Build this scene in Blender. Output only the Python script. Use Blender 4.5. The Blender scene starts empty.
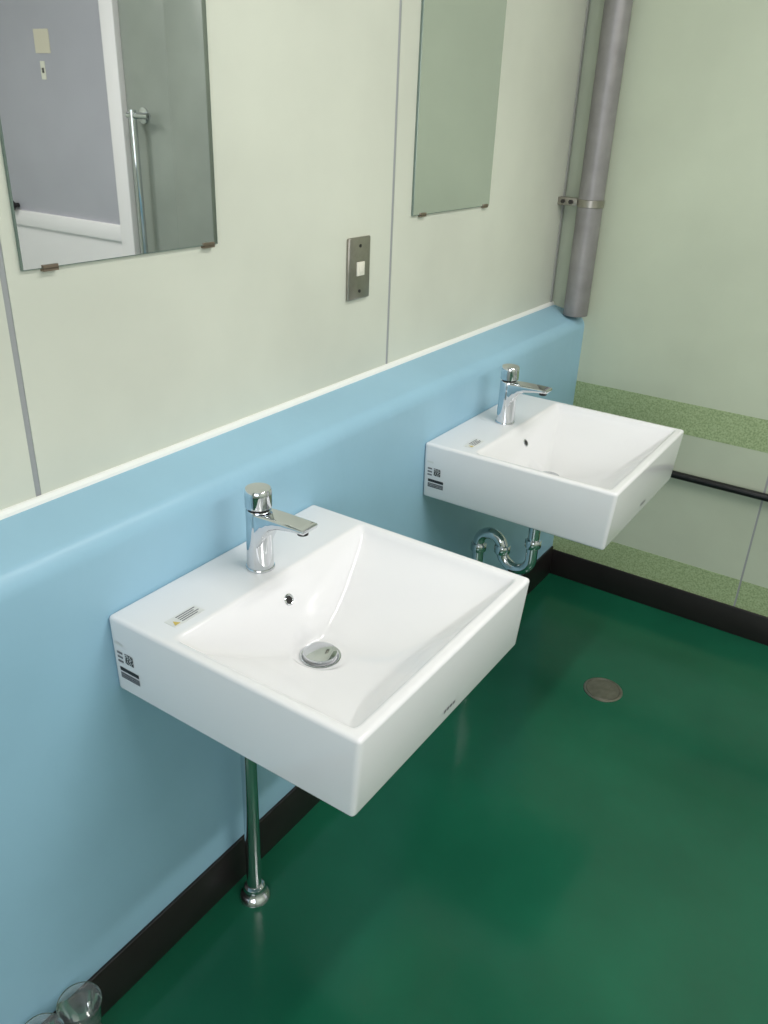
import bpy, bmesh, math, random
from mathutils import Vector, Matrix
sc=bpy.context.scene
col=sc.collection
sc.view_settings.view_transform='Standard'
PX=-0.118; YB=1.8837; RX=3.0; YF=-2.3; CZ=2.5

# ------------------------------------------------------------ materials
def s2l(c):
    return tuple(((v/255)/12.92 if v/255<=0.04045 else ((v/255+0.055)/1.055)**2.4) for v in c)+(1.0,)
def mat(name,rgb,rough=.5,metal=0.,spec=.5,coat=0.,trans=0.,ior=1.45,var=0.,vscale=3.,bump=0.,bscale=40.,rvar=0.):
    m=bpy.data.materials.new(name);m.use_nodes=True
    nt=m.node_tree;b=nt.nodes['Principled BSDF']
    c=s2l(rgb)
    b.inputs['Base Color'].default_value=c
    b.inputs['Roughness'].default_value=rough;b.inputs['Metallic'].default_value=metal
    b.inputs['Specular IOR Level'].default_value=spec;b.inputs['Coat Weight'].default_value=coat
    b.inputs['Transmission Weight'].default_value=trans;b.inputs['IOR'].default_value=ior
    tc=nt.nodes.new('ShaderNodeTexCoord')
    if var>0:
        n=nt.nodes.new('ShaderNodeTexNoise');n.inputs['Scale'].default_value=vscale;n.inputs['Detail'].default_value=6
        nt.links.new(tc.outputs['Object'],n.inputs['Vector'])
        r=nt.nodes.new('ShaderNodeValToRGB')
        r.color_ramp.elements[0].position=.3;r.color_ramp.elements[1].position=.7
        r.color_ramp.elements[0].color=tuple(v*(1-var) for v in c[:3])+(1,)
        r.color_ramp.elements[1].color=tuple(min(1,v*(1+var)) for v in c[:3])+(1,)
        nt.links.new(n.outputs['Fac'],r.inputs['Fac']);nt.links.new(r.outputs['Color'],b.inputs['Base Color'])
        if rvar>0:
            mr=nt.nodes.new('ShaderNodeMapRange');mr.inputs['To Min'].default_value=rough-rvar;mr.inputs['To Max'].default_value=rough+rvar
            nt.links.new(n.outputs['Fac'],mr.inputs['Value']);nt.links.new(mr.outputs['Result'],b.inputs['Roughness'])
    if bump>0:
        n2=nt.nodes.new('ShaderNodeTexNoise');n2.inputs['Scale'].default_value=bscale;n2.inputs['Detail'].default_value=3
        nt.links.new(tc.outputs['Object'],n2.inputs['Vector'])
        bp=nt.nodes.new('ShaderNodeBump');bp.inputs['Strength'].default_value=bump;bp.inputs['Distance'].default_value=.004
        nt.links.new(n2.outputs['Fac'],bp.inputs['Height']);nt.links.new(bp.outputs['Normal'],b.inputs['Normal'])
    return m
M={}
M['panel']=mat('wall_panel_cream_green',(207,209,196),.42,var=.08,vscale=2.2,bump=.12,bscale=9)
M['back']=mat('wall_pale_green',(188,195,175),.5,var=.08,vscale=2.5,bump=.1,bscale=12)
M['joint']=mat('joint_grey',(156,158,160),.6)
M['blue']=mat('blue_paint',(150,190,211),.38,var=.045,vscale=3.5,bump=.26,bscale=14)
M['caulk']=mat('white_caulk',(238,238,234),.5)
M['black']=mat('black_baseboard',(34,30,30),.4,var=.15,vscale=9)
M['floor']=mat('green_floor_paint',(23,90,66),.17,var=.16,vscale=3.0,bump=.18,bscale=9,rvar=.06)
M['ceil']=mat('ceiling_white',(225,225,222),.8)
M['ceramic']=mat('white_ceramic',(232,231,233),.09,coat=.3)
M['chrome']=mat('chrome',(215,218,222),.06,metal=1.)
M['steel']=mat('brushed_steel',(165,160,152),.33,metal=1.,var=.08,vscale=60)
M['galv']=mat('grey_painted_pipe',(144,141,141),.42,metal=.35,var=.16,vscale=14,bump=.15,bscale=25)
M['strip']=mat('light_grey_strip',(165,166,162),.45)
M['dark']=mat('dark_metal',(60,58,58),.4,metal=.6)
M['mirror']=mat('mirror_glass',(218,223,220),.012,metal=1.)
M['medge']=mat('mirror_edge',(120,136,128),.25,metal=.3)
M['clip']=mat('clip_metal',(150,135,120),.3,metal=.9)
M['rubber']=mat('black_rubber',(22,22,24),.35)
M['bronze']=mat('drain_metal',(146,140,132),.36,metal=.9,var=.15,vscale=50)
M['white']=mat('white_plastic',(228,224,210),.4)
M['label']=mat('label_silver',(216,216,214),.35)
M['ink']=mat('label_ink',(45,45,48),.5)
M['inkg']=mat('label_ink_grey',(115,115,120),.5)
M['yellow']=mat('label_yellow',(205,180,90),.5)
M['doorgrey']=mat('door_grey_laminate',(178,176,186),.45,var=.04)
M['doorwhite']=mat('door_white',(248,242,245),.4)
M['ggrey']=mat('partition_grey_green',(156,161,154),.3,var=.1,vscale=3)
M['paper']=mat('paper_note',(215,206,188),.7)
def clear():
    m=bpy.data.materials.new('clear_plastic');m.use_nodes=True;nt=m.node_tree;nt.nodes.clear()
    o=nt.nodes.new('ShaderNodeOutputMaterial');t=nt.nodes.new('ShaderNodeBsdfTransparent');t.inputs[0].default_value=(.97,.98,.98,1)
    g=nt.nodes.new('ShaderNodeBsdfGlossy');g.inputs['Roughness'].default_value=.07;g.inputs['Color'].default_value=(1,1,1,1)
    d=nt.nodes.new('ShaderNodeBsdfDiffuse');d.inputs[0].default_value=(.9,.92,.93,1)
    lw=nt.nodes.new('ShaderNodeLayerWeight');lw.inputs['Blend'].default_value=.24
    m1=nt.nodes.new('ShaderNodeMixShader');m1.inputs[0].default_value=.07
    nt.links.new(t.outputs[0],m1.inputs[1]);nt.links.new(d.outputs[0],m1.inputs[2])
    m2=nt.nodes.new('ShaderNodeMixShader');nt.links.new(lw.outputs['Fresnel'],m2.inputs[0])
    nt.links.new(m1.outputs[0],m2.inputs[1]);nt.links.new(g.outputs[0],m2.inputs[2]);nt.links.new(m2.outputs[0],o.inputs[0]);return m
M['plast']=clear()
def speckle():
    m=mat('green_speckled_tile_band',(140,165,112),.5)
    nt=m.node_tree;b=nt.nodes['Principled BSDF']
    tc=nt.nodes.new('ShaderNodeTexCoord');n=nt.nodes.new('ShaderNodeTexNoise')
    n.inputs['Scale'].default_value=190;n.inputs['Detail'].default_value=3
    r=nt.nodes.new('ShaderNodeValToRGB')
    r.color_ramp.elements[0].position=.36;r.color_ramp.elements[0].color=s2l((138,156,114))
    r.color_ramp.elements[1].position=.64;r.color_ramp.elements[1].color=s2l((172,188,146))
    nt.links.new(tc.outputs['Object'],n.inputs['Vector']);nt.links.new(n.outputs['Fac'],r.inputs['Fac']);nt.links.new(r.outputs['Color'],b.inputs['Base Color'])
    return m
M['speck']=speckle()
def qr():
    m=mat('label_qr',(60,60,60),.5)
    nt=m.node_tree;b=nt.nodes['Principled BSDF']
    tc=nt.nodes.new('ShaderNodeTexCoord');v=nt.nodes.new('ShaderNodeVectorMath');v.operation='SCALE';v.inputs['Scale'].default_value=600
    f=nt.nodes.new('ShaderNodeVectorMath');f.operation='FLOOR';w=nt.nodes.new('ShaderNodeTexWhiteNoise')
    g=nt.nodes.new('ShaderNodeMath');g.operation='GREATER_THAN';g.inputs[1].default_value=.68
    nt.links.new(tc.outputs['Object'],v.inputs[0]);nt.links.new(v.outputs[0],f.inputs[0]);nt.links.new(f.outputs[0],w.inputs['Vector'])
    nt.links.new(w.outputs['Value'],g.inputs[0]);mx=nt.nodes.new('ShaderNodeMix');mx.data_type='RGBA'
    mx.inputs[6].default_value=s2l((50,50,52));mx.inputs[7].default_value=s2l((190,190,190))
    nt.links.new(g.outputs[0],mx.inputs[0]);nt.links.new(mx.outputs[2],b.inputs['Base Color'])
    return m
M['qr']=qr()
def emis(name,rgb,s):
    m=bpy.data.materials.new(name);m.use_nodes=True;b=m.node_tree.nodes['Principled BSDF']
    b.inputs['Emission Color'].default_value=s2l(rgb);b.inputs['Emission Strength'].default_value=s;return m
M['tube']=emis('lamp_tube',(255,252,245),4.)

# ------------------------------------------------------------ helpers
def empty(name,loc=(0,0,0)):
    o=bpy.data.objects.new(name,None);col.objects.link(o);o.location=loc;o.empty_display_size=.05;return o
def obj(name,bm,m,parent=None,smooth=False,bevel=0.,bseg=3,angle=40):
    bmesh.ops.recalc_face_normals(bm,faces=bm.faces)
    me=bpy.data.meshes.new(name);bm.to_mesh(me);bm.free()
    for f in me.polygons: f.use_smooth=smooth or bevel>0
    if not isinstance(m,(list,tuple)): m=[m]
    for x in m: me.materials.append(x)
    o=bpy.data.objects.new(name,me);col.objects.link(o)
    if parent: o.parent=parent
    if bevel>0:
        b=o.modifiers.new('bevel','BEVEL');b.width=bevel;b.segments=bseg;b.limit_method='ANGLE';b.angle_limit=math.radians(angle);b.harden_normals=False
    if smooth and bevel==0:
        me.set_sharp_from_angle(angle=math.radians(45))
    return o
def add_box(bm,a,b):
    x0,y0,z0=a;x1,y1,z1=b
    vs=[bm.verts.new(p) for p in [(x0,y0,z0),(x1,y0,z0),(x1,y1,z0),(x0,y1,z0),(x0,y0,z1),(x1,y0,z1),(x1,y1,z1),(x0,y1,z1)]]
    for f in [(0,3,2,1),(4,5,6,7),(0,1,5,4),(1,2,6,5),(2,3,7,6),(3,0,4,7)]: bm.faces.new([vs[i] for i in f])
def box(name,a,b,m,parent=None,bevel=0.,bseg=2):
    bm=bmesh.new();add_box(bm,a,b);return obj(name,bm,m,parent,bevel=bevel,bseg=bseg)
def add_lathe(bm,prof,c=(0,0,0),segs=40,axis='Z',close=True):
    rings=[]
    for r,h in prof:
        ring=[]
        for i in range(segs):
            a=2*math.pi*i/segs;p=(r*math.cos(a),r*math.sin(a),h)
            if axis=='Y': p=(p[0],h,p[1])
            if axis=='X': p=(h,p[0],p[1])
            ring.append(bm.verts.new((p[0]+c[0],p[1]+c[1],p[2]+c[2])))
        rings.append(ring)
    for k in range(len(rings)-1):
        for i in range(segs):
            j=(i+1)%segs;bm.faces.new((rings[k][i],rings[k][j],rings[k+1][j],rings[k+1][i]))
    if close:
        bm.faces.new(rings[0]);bm.faces.new(rings[-1])
def lathe(name,prof,c,m,parent=None,segs=40,axis='Z',close=True):
    bm=bmesh.new();add_lathe(bm,prof,c,segs,axis,close);return obj(name,bm,m,parent,smooth=True)
def add_tube(bm,pts,r,segs=24):
    pts=[Vector(p) for p in pts];rings=[];n=None
    for i,p in enumerate(pts):
        t=((pts[min(i+1,len(pts)-1)]-pts[max(i-1,0)])).normalized()
        if n is None:
            n=t.orthogonal().normalized()
        else: n=(n-t*n.dot(t)).normalized()
        b=t.cross(n);rr=r[i] if isinstance(r,(list,tuple)) else r
        rings.append([bm.verts.new(p+(n*math.cos(2*math.pi*k/segs)+b*math.sin(2*math.pi*k/segs))*rr) for k in range(segs)])
    for a,b in zip(rings,rings[1:]):
        for k in range(segs):
            j=(k+1)%segs;bm.faces.new((a[k],a[j],b[j],b[k]))
    bm.faces.new(rings[0]);bm.faces.new(rings[-1])
def tube(name,pts,r,m,parent=None,segs=24):
    bm=bmesh.new();add_tube(bm,pts,r,segs);return obj(name,bm,m,parent,smooth=True)
def prism(name,prof,y0,y1,m,parent=None,smooth=False):
    bm=bmesh.new();A=[bm.verts.new((x,y0,z)) for x,z in prof];B=[bm.verts.new((x,y1,z)) for x,z in prof]
    n=len(prof)
    for i in range(n):
        j=(i+1)%n;bm.faces.new((A[i],A[j],B[j],B[i]))
    bm.faces.new(A);bm.faces.new(B);return obj(name,bm,m,parent,smooth=smooth)

# ------------------------------------------------------------ room shell
box('floor',(PX-.1,YF-.1,-.1),(RX+.1,YB+.1,0),M['floor'])
box('ceiling',(PX-.1,YF-.1,CZ),(RX+.1,YB+.1,CZ+.1),M['ceil'])
wl=empty('wall_left')
seams=[YF,-1.864,-.935,-.006,.923,1.868]
box('wall_core',(PX-.1,YF-.1,0),(PX-.0015,YB+.1,CZ),M['joint'],wl)
for i in range(len(seams)-1):
    box('panel_%d'%(i+1),(PX-.0015,seams[i]+.0048,0),(PX,seams[i+1]-.0048,CZ),M['panel'],wl)
# blue plastered pier / apron with sloped rounded top
prof=[(PX,0),(0,0),(0,.898)]
cx,cz,r=-.030,.898,.030
for i in range(1,11):
    a=math.radians(i*7.6);prof.append((cx+r*math.cos(a),cz+r*1.25*math.sin(a)))
prof+=[(-.06,.945),(PX,.957)]
prism('wall_apron_blue',prof,YF,YB,M['blue'],smooth=True)
prism('trim_1',[(PX,.955),(PX+.008,.955),(PX+.007,.960),(PX+.0035,.965),(PX,.966)],YF,YB,M['caulk'])
# back wall with tile bands and joints
wb=empty('wall_back')
box('wall_core',(PX-.1,YB+.0015,0),(RX+.1,YB+.1,CZ),M['joint'],wb)
for i,(xa,xb) in enumerate([(PX,.6315),(.6375,1.36)]):
    box('upper_%d'%i,(xa,YB,.725),(xb,YB+.005,CZ),M['back'],wb)
    box('band_%d'%i,(xa,YB-.0006,.627),(xb,YB+.005,.725),M['speck'],wb)
    box('mid_%d'%i,(xa,YB,.195),(xb,YB+.005,.627),M['back'],wb)
    box('band_low_%d'%i,(xa,YB-.0006,.0),(xb,YB+.005,.195),M['speck'],wb)
box('baseboard_left',(0,YF,0),(.007,YB-.007,.112),M['black'],bevel=.002)
box('baseboard_back',(0,YB-.008,0),(1.36,YB,.098),M['black'],bevel=.002)
box('wall_right',(RX,YF-.1,0),(RX+.1,YB+.1,CZ),M['panel'])
# wall behind the camera with a window opening added for fill light
wf=empty('wall_front')
box('part_low',(PX,YF-.1,0),(RX,YF,.95),M['panel'],wf)
box('part_top',(PX,YF-.1,2.15),(RX,YF,CZ),M['panel'],wf)
box('part_l',(PX,YF-.1,.95),(.6,YF,2.15),M['panel'],wf)
box('part_r',(2.5,YF-.1,.95),(RX,YF,2.15),M['panel'],wf)
w1=empty('added_window_1')  # made-up window frame, goes with the added rear fill
for a,b in [((.6,YF-.07,.95),(2.5,YF-.03,.99)),((.6,YF-.07,2.11),(2.5,YF-.03,2.15)),((.6,YF-.07,.99),(.64,YF-.03,2.11)),((2.46,YF-.07,.99),(2.5,YF-.03,2.11)),((1.53,YF-.07,.99),(1.57,YF-.03,2.11))]:
    box('frame',a,b,M['steel'],w1)
# partition and door seen in the mirror (far part of the back wall)
pp=empty('wall_partition',(0,0,0))
box('panel_a',(1.36,YB-.03,0),(1.56,YB+.003,2.3),M['ggrey'],pp,bevel=.002)
box('panel_b',(1.565,YB-.022,0),(1.82,YB+.003,2.3),M['ggrey'],pp,bevel=.002)
gb=empty('grab_bar',(1.72,YB,0))
tube('bar',[(0,-.08,1.46),(0,-.08,.70)],.014,M['chrome'],gb)
for k,z in enumerate((1.44,.72)):
    tube('arm_%d'%k,[(0,-.02,z),(0,-.08,z)],.012,M['chrome'],gb)
    lathe('rosette_%d'%k,[(.03,-.022),(.03,-.030),(.014,-.034)],(0,0,z),M['chrome'],gb,axis='Y')
tube('cross_bar',[(-.09,-.08,1.44),(.03,-.08,1.44)],.012,M['chrome'],gb)
d1=empty('door_1')
box('jamb_left',(1.82,YB-.05,0),(1.90,YB+.003,2.3),M['doorwhite'],d1,bevel=.003)
box('jamb_right',(2.86,YB-.05,0),(2.94,YB+.003,2.3),M['doorwhite'],d1,bevel=.003)
box('head',(1.82,YB-.05,2.3),(2.94,YB+.003,CZ),M['doorwhite'],d1)
box('leaf_upper',(1.90,YB-.02,1.0),(2.86,YB+.003,2.3),M['doorgrey'],d1)
box('leaf_rail',(1.90,YB-.035,.93),(2.86,YB+.003,1.0),M['doorwhite'],d1,bevel=.004)
box('leaf_lower',(1.90,YB-.02,0),(2.86,YB+.003,.93),M['doorwhite'],d1)
box('notice',(2.27,YB-.022,1.66),(2.37,YB-.02,1.75),M['paper'],d1)
box('sign',(2.32,YB-.022,1.56),(2.35,YB-.02,1.63),M['white'],d1)
box('sign_mark',(2.328,YB-.0225,1.585),(2.342,YB-.022,1.605),M['ink'],d1)
lathe('knob',[(.01,0),(.012,-.02),(.024,-.03),(.026,-.042),(.015,-.05)],(2.66,YB-.02,1.02),M['dark'],d1,axis='Y')

# ------------------------------------------------------------ washbasin
W,D,H,T=.499,.469,.8,.140
def smin(a,b,k):
    h=max(0,min(1,.5+.5*(b-a)/k));return b*(1-h)+a*h-k*h*(1-h)
def smax(a,b,k): return -smin(-a,-b,k)
def sidep(t,lip,sl,tau):
    if t<=0: return 8*t
    return lip*(1-math.exp(-t/tau))+sl*t
def depth(x,y):
    fl=.114-.052*max(0,(x-.25)/.19)**1.3
    back=1.75*(x-.128)
    d=smin(back,sidep(W-.018-y,.015,.56,.009),.016)
    d=smin(d,sidep(y-.018,.015,.56,.009),.016)
    d=smin(d,sidep(D-.020-x,.020,1.05,.009),.020)
    d=smin(d,fl,.045)
    d=smax(d,0.,.005)
    # flat seat for the drain fitting
    r=math.hypot(x-.226,y-.233);k=max(0,min(1,(.052-r)/.016));k=k*k*(3-2*k)
    return max(0,d*(1-k)+.112*k)
def coords(L,n):
    return [0.,.0105]+[.0105+(L-.021)*i/n for i in range(1,n)]+[L-.0105,L]
def washbasin(y0,first):
    root=empty('washbasin',(0,y0,0))
    xs=coords(D,110);ys=coords(W,118)
    bm=bmesh.new();g=[]
    for x in xs:
        row=[]
        for y in ys:
            border=(x<.012 or y<.012 or x>D-.012 or y>W-.012)
            z=H-(0 if border else depth(x,y))
            row.append(bm.verts.new((x,y,z)))
        g.append(row)
    nx,ny=len(xs),len(ys)
    for i in range(nx-1):
        for j in range(ny-1): bm.faces.new((g[i][j],g[i+1][j],g[i+1][j+1],g[i][j+1]))
    loop=[(i,0) for i in range(nx)]+[(nx-1,j) for j in range(1,ny)]+[(i,ny-1) for i in range(nx-2,-1,-1)]+[(0,j) for j in range(ny-2,0,-1)]
    low=[]
    for i,j in loop:
        v=g[i][j].co
        low.append(bm.verts.new((v.x*(D-.010)/D, .004+v.y*(W-.008)/W, H-T)))
    n=len(loop)
    for k in range(n):
        a=loop[k];b=loop[(k+1)%n]
        bm.faces.new((g[a[0]][a[1]],g[b[0]][b[1]],low[(k+1)%n],low[k]))
    bm.faces.new(low)
    o=obj('basin',bm,M['ceramic'],root,bevel=.007,bseg=4,angle=68)
    dz=H-.112
    lathe('drain_ring',[(.033,-.001),(.0345,.0012),(.033,.002),(.029,.001),(.027,-.001)],(.226,.233,dz),M['chrome'],root,close=False)
    lathe('stopper',[(.010,-.006),(.027,-.001),(.029,.002),(.0275,.0048),(.020,.0062),(.008,.0068),(.001,.0069)],(.226,.233,dz+.004),M['chrome'],root)
    xo=.150;zo=H-depth(xo,.245);sl=(depth(xo+.004,.245)-depth(xo-.004,.245))/.008
    nrm=Vector((sl,0,1)).normalized()
    mt=Matrix.Translation((xo,.245,zo))@nrm.to_track_quat('Z','Y').to_matrix().to_4x4()
    bm=bmesh.new();add_lathe(bm,[(.0095,0),(.010,.0012),(.0080,.0020),(.0070,.0012)],segs=28)
    bmesh.ops.transform(bm,matrix=mt,verts=bm.verts)
    obj('overflow_ring',bm,M['chrome'],root,smooth=True)
    bm=bmesh.new();add_lathe(bm,[(.0068,.0014),(.0066,.0016)],segs=28)
    bmesh.ops.transform(bm,matrix=mt,verts=bm.verts)
    obj('overflow_hole',bm,M['dark'],root)
    box('sticker',(.083,.038,H),(.107,.098,H+.0005),M['label'],root)
    bm=bmesh.new();vs=[bm.verts.new(p) for p in [(.103,.041,H+.0008),(.103,.052,H+.0008),(.092,.0465,H+.0008)]];bm.faces.new(vs)
    obj('sticker_triangle',bm,M['yellow'],root)
    for k in range(4): box('sticker_line_%d'%k,(.087+k*.0046,.056,H+.0004),(.0888+k*.0046,.094-.006*(k%2),H+.0009),M['inkg'],root)
    def side(a,b,m,nm):
        bm=bmesh.new();P=[]
        for (x,z) in [(a[0],a[1]),(b[0],a[1]),(b[0],b[1]),(a[0],b[1])]:
            P.append(bm.verts.new((x,.004*(H-z)/T-.0006,z)))
        bm.faces.new(P);obj(nm,bm,m,root)
    side((.029,.722),(.047,.741),M['qr'],'side_qr')
    for k in range(3): side((.012,.736-k*.008),(.024,.740-k*.008),M['inkg'],'side_text_%d'%k)
    side((.014,.704),(.056,.711),M['ink'],'side_bar')
    side((.014,.690),(.056,.701),M['inkg'],'side_bar_low')
    for k in range(2): side((.017,.6930+k*.0035),(.053,.6945+k*.0035),M['label'],'side_bar_line_%d'%k)
    side((.010,.752),(.027,.757),M['label'],'side_tag')
    for k in range(4):
        z=.686;x=D-.010*(H-z)/T+.0006
        yy=.234+k*.009
        bm=bmesh.new();vs=[bm.verts.new(p) for p in [(x-.0001,yy,z-.003),(x-.0001,yy+.006,z-.003),(x+.0004,yy+.006,z+.003),(x+.0004,yy,z+.003)]];bm.faces.new(vs)
        obj('front_mark_%d'%k,bm,M['inkg'],root)
    box('hanger_bracket',(.0,.030,.650),(.012,.06,H-T),M['dark'],root)
    return root
def faucet(y0):
    f=empty('faucet',(.085,y0+.25,H+.0005))
    lathe('base_ring',[(.0245,0),(.0250,.002),(.0240,.004)],(0,0,0),M['chrome'],f)
    bm=bmesh.new();add_lathe(bm,[(.0230,.003),(.0225,.03),(.0215,.07),(.0215,.106),(.0205,.1085)],segs=48)
    obj('body',bm,M['chrome'],f,smooth=True)
    lathe('neck',[(.0175,.107),(.0175,.114)],(0,0,0),M['dark'],f)
    lathe('lever_cap',[(.0205,.112),(.0222,.1135),(.0225,.136),(.0222,.143),(.0205,.1455),(.012,.1465),(.001,.1467)],(0,0,0),M['chrome'],f,segs=48)
    secs=[(-.006,.0205,.030,.106),(.012,.0205,.045,.107),(.024,.0205,.070,.1078),(.036,.0205,.085,.1084),(.052,.0203,.092,.1087),(.076,.0200,.0965,.1088),(.094,.0198,.0990,.1085),(.107,.0195,.1000,.1080)]
    bm=bmesh.new();R=[]
    for x,w,a,b in secs:
        c=min(.004,(b-a)*.3);ring=[]
        for (yy,zz) in [(-w+c,a),(w-c,a),(w,a+c),(w,b-c*.6),(w-c,b),(-w+c,b),(-w,b-c*.6),(-w,a+c)]: ring.append(bm.verts.new((x,yy,zz)))
        R.append(ring)
    for a,b in zip(R,R[1:]):
        for k in range(8): bm.faces.new((a[k],a[(k+1)%8],b[(k+1)%8],b[k]))
    bm.faces.new(R[0]);bm.faces.new(R[-1])
    obj('spout',bm,M['chrome'],f,bevel=.0012,bseg=2,angle=30)
    lathe('aerator',[(.009,.091),(.0095,.0990)],(.092,0,0),M['dark'],f)
    return f
def trap(y0):
    t=empty('drain_trap_pipe',(0,y0+.230,0));r=.0155
    xa,xb,xc=.210,.126,.056;R1=(xa-xb)/2;R2=(xb-xc)/2;z1=.455;z2=.457
    P=[(xa,0,H-T+.002),(xa,0,.54),(xa,0,.47)]
    for i in range(0,13):
        a=math.pi*i/12;P.append(((xa+xb)/2+R1*math.cos(a),0,z1-R1*math.sin(a)))
    for i in range(0,13):
        a=math.pi*i/12;P.append(((xb+xc)/2+R2*math.cos(a),0,z2+R2*math.sin(a)))
    P+=[(xc,0,.40),(xc,0,.05),(xc,0,.0)]
    tube('s_bend',P,r,M['chrome'],t)
    lathe('tail_nut',[(.021,.60),(.023,.603),(.023,.622),(.021,.625)],(xa,0,0),M['chrome'],t)
    lathe('flange_top',[(.030,.648),(.030,H-T)],(xa,0,0),M['chrome'],t)
    for n,(x,z) in enumerate([(xa,.490),(xb,.446),(xc,.43)]):
        lathe('slip_nut_%d'%n,[(.0195,z),(.0215,z+.003),(.0215,z+.020),(.0195,z+.023)],(x,0,0),M['chrome'],t)
    lathe('floor_flange',[(.034,0),(.034,.003),(.027,.012),(.021,.018),(.021,.030),(.0165,.033)],(xc,0,0),M['chrome'],t)
    return t
for y0 in (-.0015,.9195):
    washbasin(y0,y0<.1);faucet(y0);trap(y0)

# ------------------------------------------------------------ mirrors
def mirror(ya,yb,za,zb):
    m=empty('mirror',(PX,ya,za))
    w=yb-ya;h=zb-za
    box('glass',(.0,.0,.0),(.005,w,h),M['medge'],m)
    box('silver',(.005,.0012,.0012),(.0056,w-.0012,h-.0012),M['mirror'],m)
    for k,y in enumerate((.042,w-.022)):
        box('clip_%d'%k,(0,y-.012,-.004),(.008,y+.012,.000),M['clip'],m)
        box('clip_lip_%d'%k,(.0058,y-.012,-.001),(.008,y+.012,.0045),M['clip'],m)
mirror(.020,.386,1.288,1.90);mirror(.998,1.366,1.288,1.90)

# ------------------------------------------------------------ outlet plate
o=empty('wall_outlet_plate',(PX,.794,1.199))
box('plate',(0,-.038,-.063),(.008,.038,.063),M['steel'],o,bevel=.003)
box('socket',(.008,-.013,-.014),(.0115,.013,.014),M['white'],o,bevel=.001)
box('socket_rocker',(.0115,-.007,-.008),(.013,.007,.008),M['white'],o,bevel=.001)
for k,z in enumerate((.046,-.046)): lathe('screw_%d'%k,[(.0035,.008),(.0035,.0092),(.001,.0096)],(0,0,z),M['dark'],o,segs=16,axis='X')

# ------------------------------------------------------------ corner pipe
p=empty('wall_drain_pipe',(-.019,1.838,0))
lathe('pipe',[(.0375,.945),(.0375,CZ)],(0,0,0),M['galv'],p,segs=48)
lathe('clamp_band',[(.038,1.262),(.040,1.263),(.040,1.283),(.038,1.284)],(0,0,0),M['steel'],p,segs=48,close=False)
box('clamp_arm',(-.099,-.012,1.262),(-.034,-.004,1.284),M['steel'],p,bevel=.001)
box('clamp_arm_back',(-.099,.004,1.262),(-.034,.012,1.284),M['steel'],p,bevel=.001)
lathe('clamp_bolt',[(.007,-.020),(.007,.018)],(-.056,0,1.273),M['dark'],p,segs=6,axis='Y')
lathe('clamp_bolt_left',[(.006,-.018),(.006,.016)],(-.082,0,1.273),M['dark'],p,segs=6,axis='Y')
box('trim_2',(PX,YB-.020,.957),(PX+.003,YB-.008,CZ),M['strip'])

# ------------------------------------------------------------ black rail on back wall
rl=empty('black_wall_pipe',(0,0,0))
tube('pipe',[(.0,YB-.022,.498),(1.36,YB-.022,.498)],.0118,M['rubber'],rl)
for k,x in enumerate((.20,1.0)): box('saddle_%d'%k,(x,YB-.034,.485),(x+.015,YB,.511),M['rubber'],rl,bevel=.002)

# ------------------------------------------------------------ floor drain
fd=empty('floor_drain',(.410,1.339,0))
lathe('ring',[(.056,0),(.056,.002),(.053,.0032),(.049,.003),(.048,.001),(.047,.003),(.030,.0034),(.001,.0035)],(0,0,0),M['bronze'],fd,segs=48)

# ------------------------------------------------------------ clear plastic cups on floor
def cup(x,y,h,r):
    c=empty('plastic_cup',(x,y,0))
    P=[(.002,.002),(r*.72,.002),(r*.74,.0),(r*.80,h*.4),(r*.95,h-.022),(r*.97,h-.020),(r*.99,h-.006),(r*1.05,h-.004),(r*1.07,h-.001),(r*1.05,h+.002),(r*1.0,h+.002),(r*.96,h-.006),(r*.90,h-.008),(r*.60,h-.003),(r*.55,h-.006),(r*.45,h-.007),(.002,h-.008)]
    lathe('cup',P,(0,0,0),M['plast'],c,segs=48,close=False)
cup(.043,-.183,.145,.034);cup(.046,-.256,.157,.034)

# ------------------------------------------------------------ ceiling lamp and added fill lights
def area(name,loc,rot,sx,sy,e,colr=(1,1,1),parent=None):
    l=bpy.data.lights.new(name,'AREA');l.shape='RECTANGLE';l.size=sx;l.size_y=sy;l.energy=e;l.color=colr
    o=bpy.data.objects.new(name,l);col.objects.link(o);o.location=loc;o.rotation_euler=rot
    if parent: o.parent=parent
    return o
def lamp(x,y,e,L=1.2):
    r=empty('ceiling_lamp_or_fill',(x,y,CZ))
    prism('housing',[(-.09,0),(.09,0),(.05,-.05),(-.05,-.05)],-L/2,L/2,M['white'],r)
    tube('tube',[(0,-L/2+.02,-.07),(0,L/2-.02,-.07)],.016,M['tube'],r,segs=12)
    area('glow',(0,0,-.095),(0,0,0),.10,L,e,(1.,.98,.95),r)
lamp(.90,.75,15.5,1.2);lamp(2.1,.2,27)  # second lamp, out of view to the right, is added as fill
area('rear_fill_light',(1.55,YF+.02,1.55),(math.radians(90),0,0),1.8,1.1,26,(.95,.97,1.0))  # unseen area light at the rear opening, added as soft fill
w=bpy.data.worlds.new('world');sc.world=w;w.use_nodes=True
w.node_tree.nodes['Background'].inputs[0].default_value=(.75,.85,1,1);w.node_tree.nodes['Background'].inputs[1].default_value=1.

# ------------------------------------------------------------ camera
c=bpy.data.cameras.new('camera');c.sensor_fit='VERTICAL';c.sensor_height=24;c.lens=820.9/1024*24;c.clip_start=.02
co=bpy.data.objects.new('camera',c);col.objects.link(co)
co.location=(.9079,-.6472,1.5001);co.rotation_euler=(math.radians(63.852),math.radians(-2.132),math.radians(33.957))
sc.camera=co
